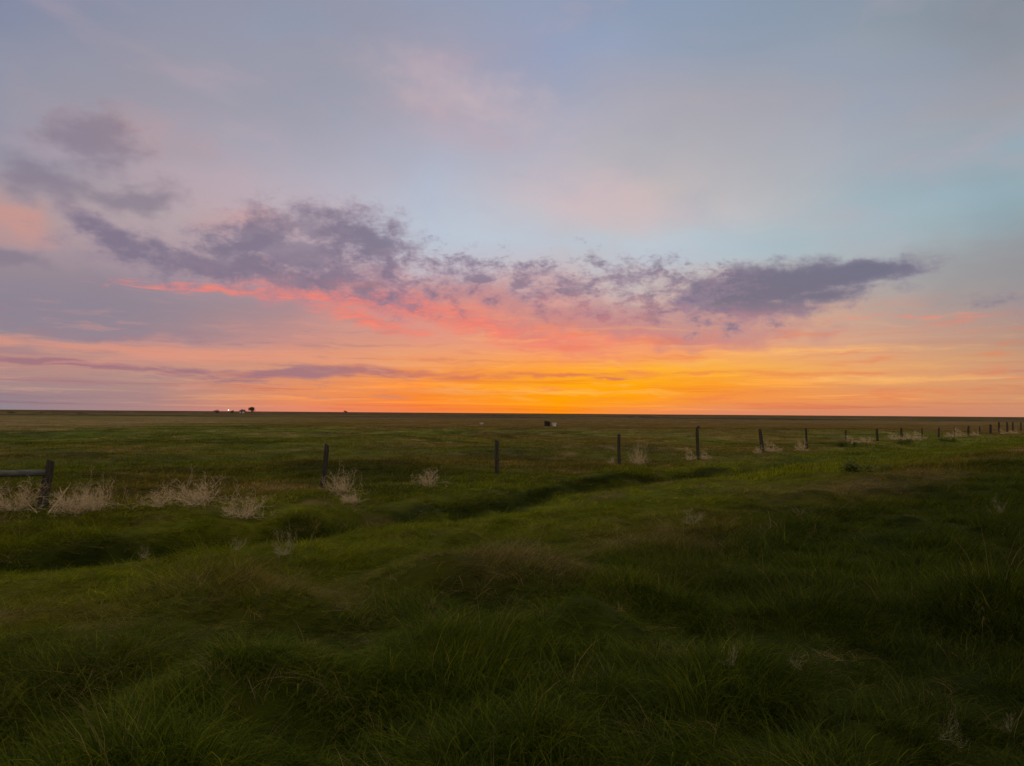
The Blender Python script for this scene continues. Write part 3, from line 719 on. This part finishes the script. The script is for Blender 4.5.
    mesh_obj('brace_wire', vs, fs, M_WIRE, br)
    # --- barbed wire strands, post to post
    names = ['lowest', 'second lowest', 'second highest', 'top']
    for j, fr in enumerate((0.26, 0.47, 0.68, 0.90)):
        vs, fs = [], []
        pts = [(xt - (1 - fr) * (xt - xf), Y - .09, zf + h * fr)] + [(f[0] + math.sin(f[4]) * f[3] * fr, f[1] - .08, f[2] + f[3] * fr) for f in feet]
        for q in range(len(pts) - 1):
            A, B = Vector(pts[q]), Vector(pts[q + 1])
            seg = [tuple(A.lerp(B, t) - Vector((0, 0, .035 * math.sin(math.pi * t)))) for t in np.linspace(0, 1, 9)]
            tube(vs, fs, seg, .0022, 3)
            if q < 5:
                for t in np.arange(0.03, 1, 0.03):
                    c = A.lerp(B, t) - Vector((0, 0, .035 * math.sin(math.pi * t)))
                    dx = Vector((rng.uniform(-1, 1), rng.uniform(-1, 1), rng.uniform(-1, 1))).normalized() * .018
                    tube(vs, fs, [tuple(c - dx), tuple(c + dx)], .0012, 3)
        o = mesh_obj('barbed_wire', vs, fs, M_WIRE); tag(o, names[j] + ' strand of thin barbed wire strung along the fence posts', 'wire', 'wire strands of the fence')
build_fence()

# --- tumbleweeds
def weed_mesh(rng, stems=22, spiky=0.3, thick=1.0):
    """a broken dome of branching stems, unit radius, standing on z = 0"""
    vs, fs = [], []
    def grow(p, d, L, r, depth):
        pts = [tuple(p)]; rad = [r]; n = 4
        bend = Vector((rng.uniform(-1, 1), rng.uniform(-1, 1), rng.uniform(-.6, 1.0))) * 0.7
        for i in range(n):
            d = (d + bend * .35 + Vector((rng.gauss(0, .10), rng.gauss(0, .10), rng.gauss(0, .10)))).normalized()
            if p.z < 0.03 and d.z < 0: d.z = abs(d.z) * .3
            p = p + d * (L / n); pts.append(tuple(p)); rad.append(max(.0024 * thick, r * (1 - .75 * (i + 1) / n)))
            if depth > 0 and i > 0 or (depth == 2 and i == 0):
                for _ in range(rng.choice((1, 2, 2, 3))):
                    e = (d + Vector((rng.gauss(0, .75), rng.gauss(0, .75), rng.gauss(0.1, .65)))).normalized()
                    if depth > 0: grow(p.copy(), e, L * rng.uniform(.30, .55), r * .5, depth - 1)
        tube(vs, fs, pts, rad, 3)
    for k in range(stems):
        a = rng.uniform(0, 6.283); el = math.asin(rng.uniform(0.02, 0.98)) * .9
        d = Vector((math.cos(a) * math.cos(el), math.sin(a) * math.cos(el), math.sin(el)))
        grow(Vector((rng.uniform(-.15, .15), rng.uniform(-.15, .15), rng.uniform(0, .08))), d, rng.uniform(.55, 1.0) * (1 + spiky * rng.random()), .010 * thick, 2)
    V = np.array(vs); a = np.percentile(np.abs(V[:, :2]), 97); b = np.percentile(V[:, 2], 98.5)
    V[:, :2] /= a; V[:, 2] /= b
    return V.tolist(), fs

def build_weeds():
    rng = random.Random(23)
    kinds = [weed_mesh(rng, 24, .2, 1.15), weed_mesh(rng, 22, .35, 1.1), weed_mesh(rng, 26, .1, 1.2), weed_mesh(rng, 14, .5, 1.1), weed_mesh(rng, 12, .2, 2.6), weed_mesh(rng, 11, .3, 3.0)]
    meshes = []
    for i, (vs, fs) in enumerate(kinds):
        me = bpy.data.meshes.new('tumbleweed'); me.from_pydata(vs, [], fs); me.update(); me.materials.append(M_TWIG); meshes.append(me)
    G = 'tumbleweeds blown against the fence'
    # pixel x, pixel y of the foot, width px, height px, kind, label
    L = [(14, 513, 58, 30, 0, 'bleached tumbleweed at the left edge of the photo under the brace rail'),
         (72, 516, 56, 27, 2, 'dense bleached tumbleweed touching the right foot of the brace post'),
         (100, 512, 50, 33, 1, 'bleached tumbleweed with feathery right side, right of the brace post pile'),
         (160, 508, 52, 20, 3, 'small sparse tumbleweed with an upright broken stem, left of the bushy pair'),
         (203, 506, 72, 30, 1, 'tall spiky bleached tumbleweed in the middle of the group of three'),
         (243, 521, 48, 26, 0, 'low round tumbleweed nearest to the camera, right of the tall spiky one'),
         (344, 497, 40, 27, 1, 'bleached tumbleweed leaning against the right foot of the tall grey post'),
         (349, 506, 26, 12, 2, 'small flattened tumbleweed scrap just below the one by the tall grey post'),
         (427, 489, 42, 20, 3, 'thin lone tumbleweed halfway between the tall grey post and the slim dark post'),
         (611, 474, 15, 13, 3, 'tiny dull tumbleweed at the left foot of the third field post'),
         (640, 472, 26, 24, 1, 'airy pale tumbleweed right of the third post, with upright stems'),
         (691, 462, 15, 14, 4, 'small pale tumbleweed at the left foot of the knob topped post'),
         (706, 461, 14, 10, 4, 'small bright tumbleweed at the right foot of the knob topped post'),
         (759, 455, 12, 9, 5, 'small brown tumbleweed left of the left leaning post'),
         (773, 455, 24, 11, 4, 'low pale tumbleweed pressed against the left leaning post'),
         (802, 450, 14, 12, 5, 'little grey weed ball in front of the sixth field post'),
         (852, 446, 18, 9, 4, 'pale tumbleweed at the left end of the first long row'),
         (866, 445, 20, 7, 5, 'low pale tumbleweed in the middle of the first long row'),
         (896, 443, 20, 8, 4, 'pale tumbleweed directly right of the sturdy dark post'),
         (911, 441, 22, 9, 5, 'broad pale tumbleweed crossing behind the thin dark post'),
         (920, 438, 16, 8, 4, 'pale tumbleweed at the right end of the longest bank'),
         (951, 437, 14, 6, 5, 'low tumbleweed at the left end of the second bank'),
         (960, 436, 16, 9, 4, 'bright tumbleweed in the second bank beside the thick post'),
         (976, 434, 12, 5, 5, 'low dull tumbleweed just right of the thick dark post'),
         (1003, 431.5, 9, 6, 4, 'bright pale tumbleweed under the far thick post'),
         (1014, 431, 14, 4, 5, 'low pale tumbleweed near the right edge of the photo')]
    for i, (u, v, w, h, k, lab) in enumerate(L):
        # distance from the fence line they lean on (a little in front of it for the near ones)
        if v > 480: x, y, _ = ground_at(u, v - 2)
        else:
            d = pix_dir(u, 440); c = d.x / d.y; Yf = (4.67 + KF * 18.6) / (KF - c) if KF > c else 40
            y = Yf * 0.975; x = c * y
        o = bpy.data.objects.new('tumbleweed', meshes[k]); COL.objects.link(o)
        sx = w / F_PX * y / 2 * (0.98 if v > 480 else 1); sz = h / F_PX * y * 0.95
        if v <= 480: sx *= 0.85; 
        o.location = (x, y, hz(x, y) - 0.03); o.scale = (sx, max(sx * .7, .25), sz); o.rotation_euler = (0, 0, 0)
        tag(o, lab, 'tumbleweed', G)
    # dry branch stubs standing out of the pile by the brace
    for (u0, v0, u1, v1, r, lab) in ((54, 506, 68, 488, .016, 'thick pale broken branch sticking up right of the brace post'),
                                     (35, 512, 21, 494, .010, 'thin pale branch slanting left beside the brace post')):
        x0, y0, _ = ground_at(52 if u0 > 50 else 38, 512); y0 = 13.6
        d0 = pix_dir(u0, v0); d1 = pix_dir(u1, v1)
        a = Vector((d0.x / d0.y * y0, y0, CAM_Z + d0.z / d0.y * y0)); b = Vector((d1.x / d1.y * (y0 + .1), y0 + .1, CAM_Z + d1.z / d1.y * (y0 + .1)))
        a = a + (a - b) * .5
        vs, fs = [], []
        mid = [tuple(a.lerp(b, f) + Vector((0, .02 * math.sin(5 * f), .012 * math.sin(7 * f)))) for f in np.linspace(0, 1, 8)]
        tube(vs, fs, mid, [r * (1 - .45 * f) for f in np.linspace(0, 1, 8)], 6, True)
        for f, s in ((.55, 1), (.75, -1), (.9, 1)):
            c = a.lerp(b, f); tube(vs, fs, [tuple(c), tuple(c + Vector((s * .05, .01, .08))), tuple(c + Vector((s * .07, .02, .15)))], [r * .5, r * .35, r * .15], 5)
        o = mesh_obj('dead_branch', vs, fs, M_TWIG); tag(o, lab, 'branch')
    # pale dried weeds in the verge
    small = [weed_mesh(rng, 8, .5, 1.1), weed_mesh(rng, 7, .6, 1.1), weed_mesh(rng, 4, .5, .55), weed_mesh(rng, 3, .6, .6), weed_mesh(rng, 6, .6, .6)]
    ms = []
    for vs, fs in small:
        me = bpy.data.meshes.new('dry_weed'); me.from_pydata(vs, [], fs); me.update(); me.materials.append(M_TWIG_DARK); ms.append(me)
    S = [(285, 562, 26, 22, 'pale curled dry weed beside the ditch, left half of the photo'), (238, 557, 14, 10, 'small thin dry weed at the near edge of the dark ditch'),
         (145, 563, 12, 9, 'tiny pale dry weed poking up from the dark ditch'), (692, 529, 22, 12, 'low pale dry weed on the green bank right of centre'),
         (999, 518, 12, 14, 'small pale dry weed near the right edge, halfway up the dark verge'), (733, 688, 22, 14, 'wiry pale weed in the dark foreground grass, right of centre'),
         (800, 690, 30, 9, 'spreading pale weed stems in the dark foreground, further right'), (940, 764, 40, 26, 'widest pale dry weed, at the bottom right of the photo'),
         (1010, 752, 18, 10, 'small pale weed at the lower right edge'),]
    for i, (u, v, w, h, lab) in enumerate(S):
        x, y, _ = ground_at(u, v)
        o = bpy.data.objects.new('dry_weed', ms[2 + i % 3] if y < 6 else ms[i % 2]); COL.objects.link(o)
        sx = w / F_PX * y / 2
        o.location = (x, y, hz(x, y) + (0.10 if y < 6 else 0.06)); o.scale = (sx, sx, h / F_PX * y + 0.05)
        tag(o, lab, 'dry weed', 'dried weeds in the verge')
build_weeds()

# --- low leafy bushes along the right part of the fence
def leaf_mass(rng, n, size, fill):
    vs, fs = [], []
    for _ in range(n):
        p = fill(); a = Vector((rng.gauss(0, 1), rng.gauss(0, 1), rng.gauss(0, 1))).normalized(); b = a.orthogonal().normalized()
        L = size * rng.uniform(.6, 1.4); c = Vector(p); k = len(vs)
        vs += [tuple(c - b * L * .3), tuple(c + a * L * .5), tuple(c + b * L * .3), tuple(c - a * L * .5)]; fs.append((k, k + 1, k + 2, k + 3))
    return vs, fs
def build_bushes():
    rng = random.Random(31)
    for (u, v, w, h, lab) in ((868, 473, 50, 12, 'widest low dark green bush, in front of the sturdy dark post'), (846, 447, 24, 6, 'small flat dark bush at the left end of the first long tumbleweed row'),
                              (905, 445, 16, 6, 'small dark bush below the longest tumbleweed bank'), 
                              (948, 442, 16, 4, 'smallest dark bush, below the second tumbleweed bank')):
        x, y, _ = ground_at(u, v)
        sx = w / F_PX * y / 2; sz = h / F_PX * y
        o = empty('low_bush', (x, y, hz(x, y))); tag(o, lab, 'bush', 'low dark bushes in the verge')
        lobes = [(rng.uniform(-.95, .95) * sx, rng.uniform(-.3, .3) * sx, rng.uniform(.15, .7) * sz, rng.uniform(.2, .4)) for _ in range(9)]
        def fill():
            l = rng.choice(lobes); d = Vector((rng.gauss(0, 1), rng.gauss(0, 1), rng.gauss(0, 1))).normalized() * rng.random() ** .4
            return (l[0] + d.x * l[3] * sx, l[1] + d.y * l[3] * sx * .7, max(0, l[2] + d.z * .45 * sz))
        vs, fs = leaf_mass(rng, 1100, min(.07, sz * .22), fill); mesh_obj('foliage', vs, fs, M_LEAFY, o)
        vs, fs = [], []
        for _ in range(8):
            tube(vs, fs, [(0, 0, -.05), (rng.uniform(-.5, .5) * sx, rng.uniform(-.3, .3) * sx, sz * .7)], [.012, .004], 4)
        mesh_obj('stem', vs, fs, M_BARK, o)
build_bushes()

# --- things out in the pasture
def build_pasture_things():
    rng = random.Random(41)
    def spot(u, Y): d = pix_dir(u, 426); x = d.x / d.y * Y; return x, Y, hz(x, Y)
    for u, lab, sc in ((546.0, 'dark upright steel drum far out in the pasture, left one of the pair', 1.0), (548.8, 'dark upright steel drum far out in the pasture, right one of the pair', .9)):
        x, y, z = spot(u, 128); vs, fs = [], []
        prof = [(-.1, .28), (0, .29), (.03, .30), (.27, .29), (.30, .31), (.33, .29), (.57, .29), (.60, .31), (.63, .29), (.86, .29), (.88, .30), (.90, .29), (.88, .26)]
        tube(vs, fs, [(0, 0, p[0] * sc) for p in prof[:-1]], [p[1] * sc for p in prof[:-1]], 20, True)
        o = mesh_obj('steel_drum', vs, fs, M_DARK); o.location = (x, y, z); tag(o, lab, 'drum', 'drums out in the pasture')
    def tub(u, Y, w, h, lab):
        x, y, z = spot(u, Y); vs, fs = [], []; n = 16
        for (rr, zz) in ((.38, 0), (.5, h), (.54, h), (.54, h - .04), (.5, h - .05), (.46, h - .02), (.36, .06)):
            for k in range(n): vs.append((w * rr * math.cos(6.283 * k / n), w * .7 * rr * math.sin(6.283 * k / n), zz))
        for i in range(6):
            for k in range(n): a = i * n + k; b = i * n + (k + 1) % n; fs.append((a, b, b + n, a + n))
        fs.append(tuple(range(6 * n, 7 * n))); fs.append(tuple(range(n))[::-1])
        o = mesh_obj('feed_tub', vs, fs, M_PALE); o.location = (x, y, z); tag(o, lab, 'tub')
    tub(554.3, 128, .75, .62, 'pale feed tub right beside the pair of dark drums')
    tub(481.5, 150, .8, .32, 'lone tiny pale tub out in the pasture above the slim dark post')

    # distant farmstead on the skyline
    def tree(name, u, Y, vtop, wpx, lab, grp, n=900):
        d = pix_dir(u, 412); x = d.x / d.y * Y; z = hz(x, Y)
        dt = pix_dir(u, vtop); H = CAM_Z + dt.z / dt.y * Y - z; R = wpx / F_PX * Y * 0.65
        o = empty(name, (x, Y, z)); tag(o, lab, 'tree', grp)
        vs, fs = [], []
        tube(vs, fs, [(0, 0, -.5), (.1, 0, H * .3), (0, .1, H * .75)], [.035 * H, .028 * H, .008 * H], 7)
        for k in range(7):
            a = rng.uniform(0, 6.28); tube(vs, fs, [(0, 0, H * rng.uniform(.2, .45)), (math.cos(a) * R * .6, math.sin(a) * R * .6, H * rng.uniform(.5, .8))], [.014 * H, .004 * H], 5)
        mesh_obj('trunk', vs, fs, M_BARK, o)
        lobes = [(rng.uniform(-.55, .55) * R, rng.uniform(-.55, .55) * R, H * rng.uniform(.25, .8), rng.uniform(.28, .5)) for _ in range(9)]
        def fill():
            l = rng.choice(lobes); e = Vector((rng.gauss(0, 1), rng.gauss(0, 1), rng.gauss(0, 1))).normalized() * rng.random() ** .45
            return (l[0] + e.x * l[3] * R, l[1] + e.y * l[3] * R, max(.04 * H, min(H, l[2] + e.z * .28 * H)))
        vs, fs = leaf_mass(rng, n, .09 * H, fill); mesh_obj('crown', vs, fs, M_CROWN, o)
    FT = 'trees of the distant farm'
    tree('farm_tree', 251.5, 900, 406.8, 7.5, 'tallest round tree on the skyline of the far farm', FT)
    tree('farm_tree', 243.5, 905, 409.0, 6.0, 'lower broad tree left of the tallest tree on the skyline', FT)
    tree('farm_tree', 232, 910, 410.0, 3.0, 'small dark tree right of the yard light on the skyline', FT)
    tree('farm_tree', 216.5, 915, 409.6, 6.0, 'low wide tree left of the yard light on the skyline', FT)
    tree('farm_tree', 346, 1500, 410.4, 4.5, 'lone faint tree on the skyline between the farm and the centre', 'lone skyline trees')
    HT = 'dark shelterbelt trees far away on the left'
    for u, vt, w, lab in ((11, 411.2, 12, 'broad dark shelterbelt tree nearest the left edge of the horizon'), (41, 411.9, 16, 'low dark shelterbelt tree, second from the left edge'),
                          (62, 411.7, 20, 'wide low shelterbelt tree right of the second one'), (80, 412.2, 14, 'rightmost low shelterbelt tree of the far left row')):
        tree('shelterbelt_tree', u, 430, vt, w, lab, HT, 700)
    # farm buildings
    def shed(u, Y, w, dpt, h, roof, lab, wall):
        d = pix_dir(u, 412); x = d.x / d.y * Y; z = hz(x, Y)
        o = empty('farm_shed', (x, Y, z)); tag(o, lab, 'shed')
        vs, fs = [], []; add_box(vs, fs, -w / 2, w / 2, -dpt / 2, dpt / 2, -.3, h)
        k = len(vs); vs += [(-w / 2, 0, h + roof), (w / 2, 0, h + roof)]; fs += [(k - 1, k - 4, k), (k - 3, k - 2, k + 1)]
        mesh_obj('wall', vs, fs, wall, o)
        vs = []; fs = []
        e = .4
        for sg in (-1, 1):
            b = len(vs)
            vs += [(-w / 2 - e, sg * (dpt / 2 + e), h - .15), (w / 2 + e, sg * (dpt / 2 + e), h - .15), (w / 2 + e, 0, h + roof + .05), (-w / 2 - e, 0, h + roof + .05),
                   (-w / 2 - e, sg * (dpt / 2 + e), h + .05), (w / 2 + e, sg * (dpt / 2 + e), h + .05), (w / 2 + e, 0, h + roof + .25), (-w / 2 - e, 0, h + roof + .25)]
            fs += [(b, b + 1, b + 2, b + 3), (b + 4, b + 5, b + 6, b + 7), (b, b + 1, b + 5, b + 4), (b, b + 3, b + 7, b + 4), (b + 1, b + 2, b + 6, b + 5)]
        mesh_obj('roof', vs, fs, M_ROOF, o)
        vs, fs = [], []; add_box(vs, fs, -w * .12, w * .14, -dpt / 2 - .06, -dpt / 2 - .003, 0, h * .8)
        mesh_obj('door', vs, fs, M_DARK, o)
    shed(242, 890, 4.2, 4, 2.0, 1.0, 'small pale farm shed below the lower broad tree on the skyline', M_PALE)
    # yard lamp, lit
    d = pix_dir(228.5, 410); Y = 880; x = d.x / d.y * Y; z = hz(x, Y); zl = CAM_Z + d.z / d.y * Y - z
    o = empty('yard_lamp', (x, Y, z)); tag(o, 'lit white yard lamp shining on the skyline at the far farm', 'lamp')
    vs, fs = [], []; tube(vs, fs, [(.5, .3, -.3), (.5, .3, zl + .6), (.1, 0, zl + .9)], [.12, .09, .05], 8, True); mesh_obj('pole', vs, fs, M_WOOD, o)
    m, t = base_mat('lamp_glow'); e = t.new('ShaderNodeEmission'); e.inputs[0].default_value = (1, .88, .74, 1); e.inputs[1].default_value = 5.0; finish(t, e.outputs[0])
    vs, fs = [], []; tube(vs, fs, [(0, 0, zl - .55), (0, 0, zl - .4), (0, 0, zl), (0, 0, zl + .4), (0, 0, zl + .5)], [.15, .4, .48, .32, .12], 14, True); mesh_obj('lamp_head', vs, fs, m, o, True)
build_pasture_things()
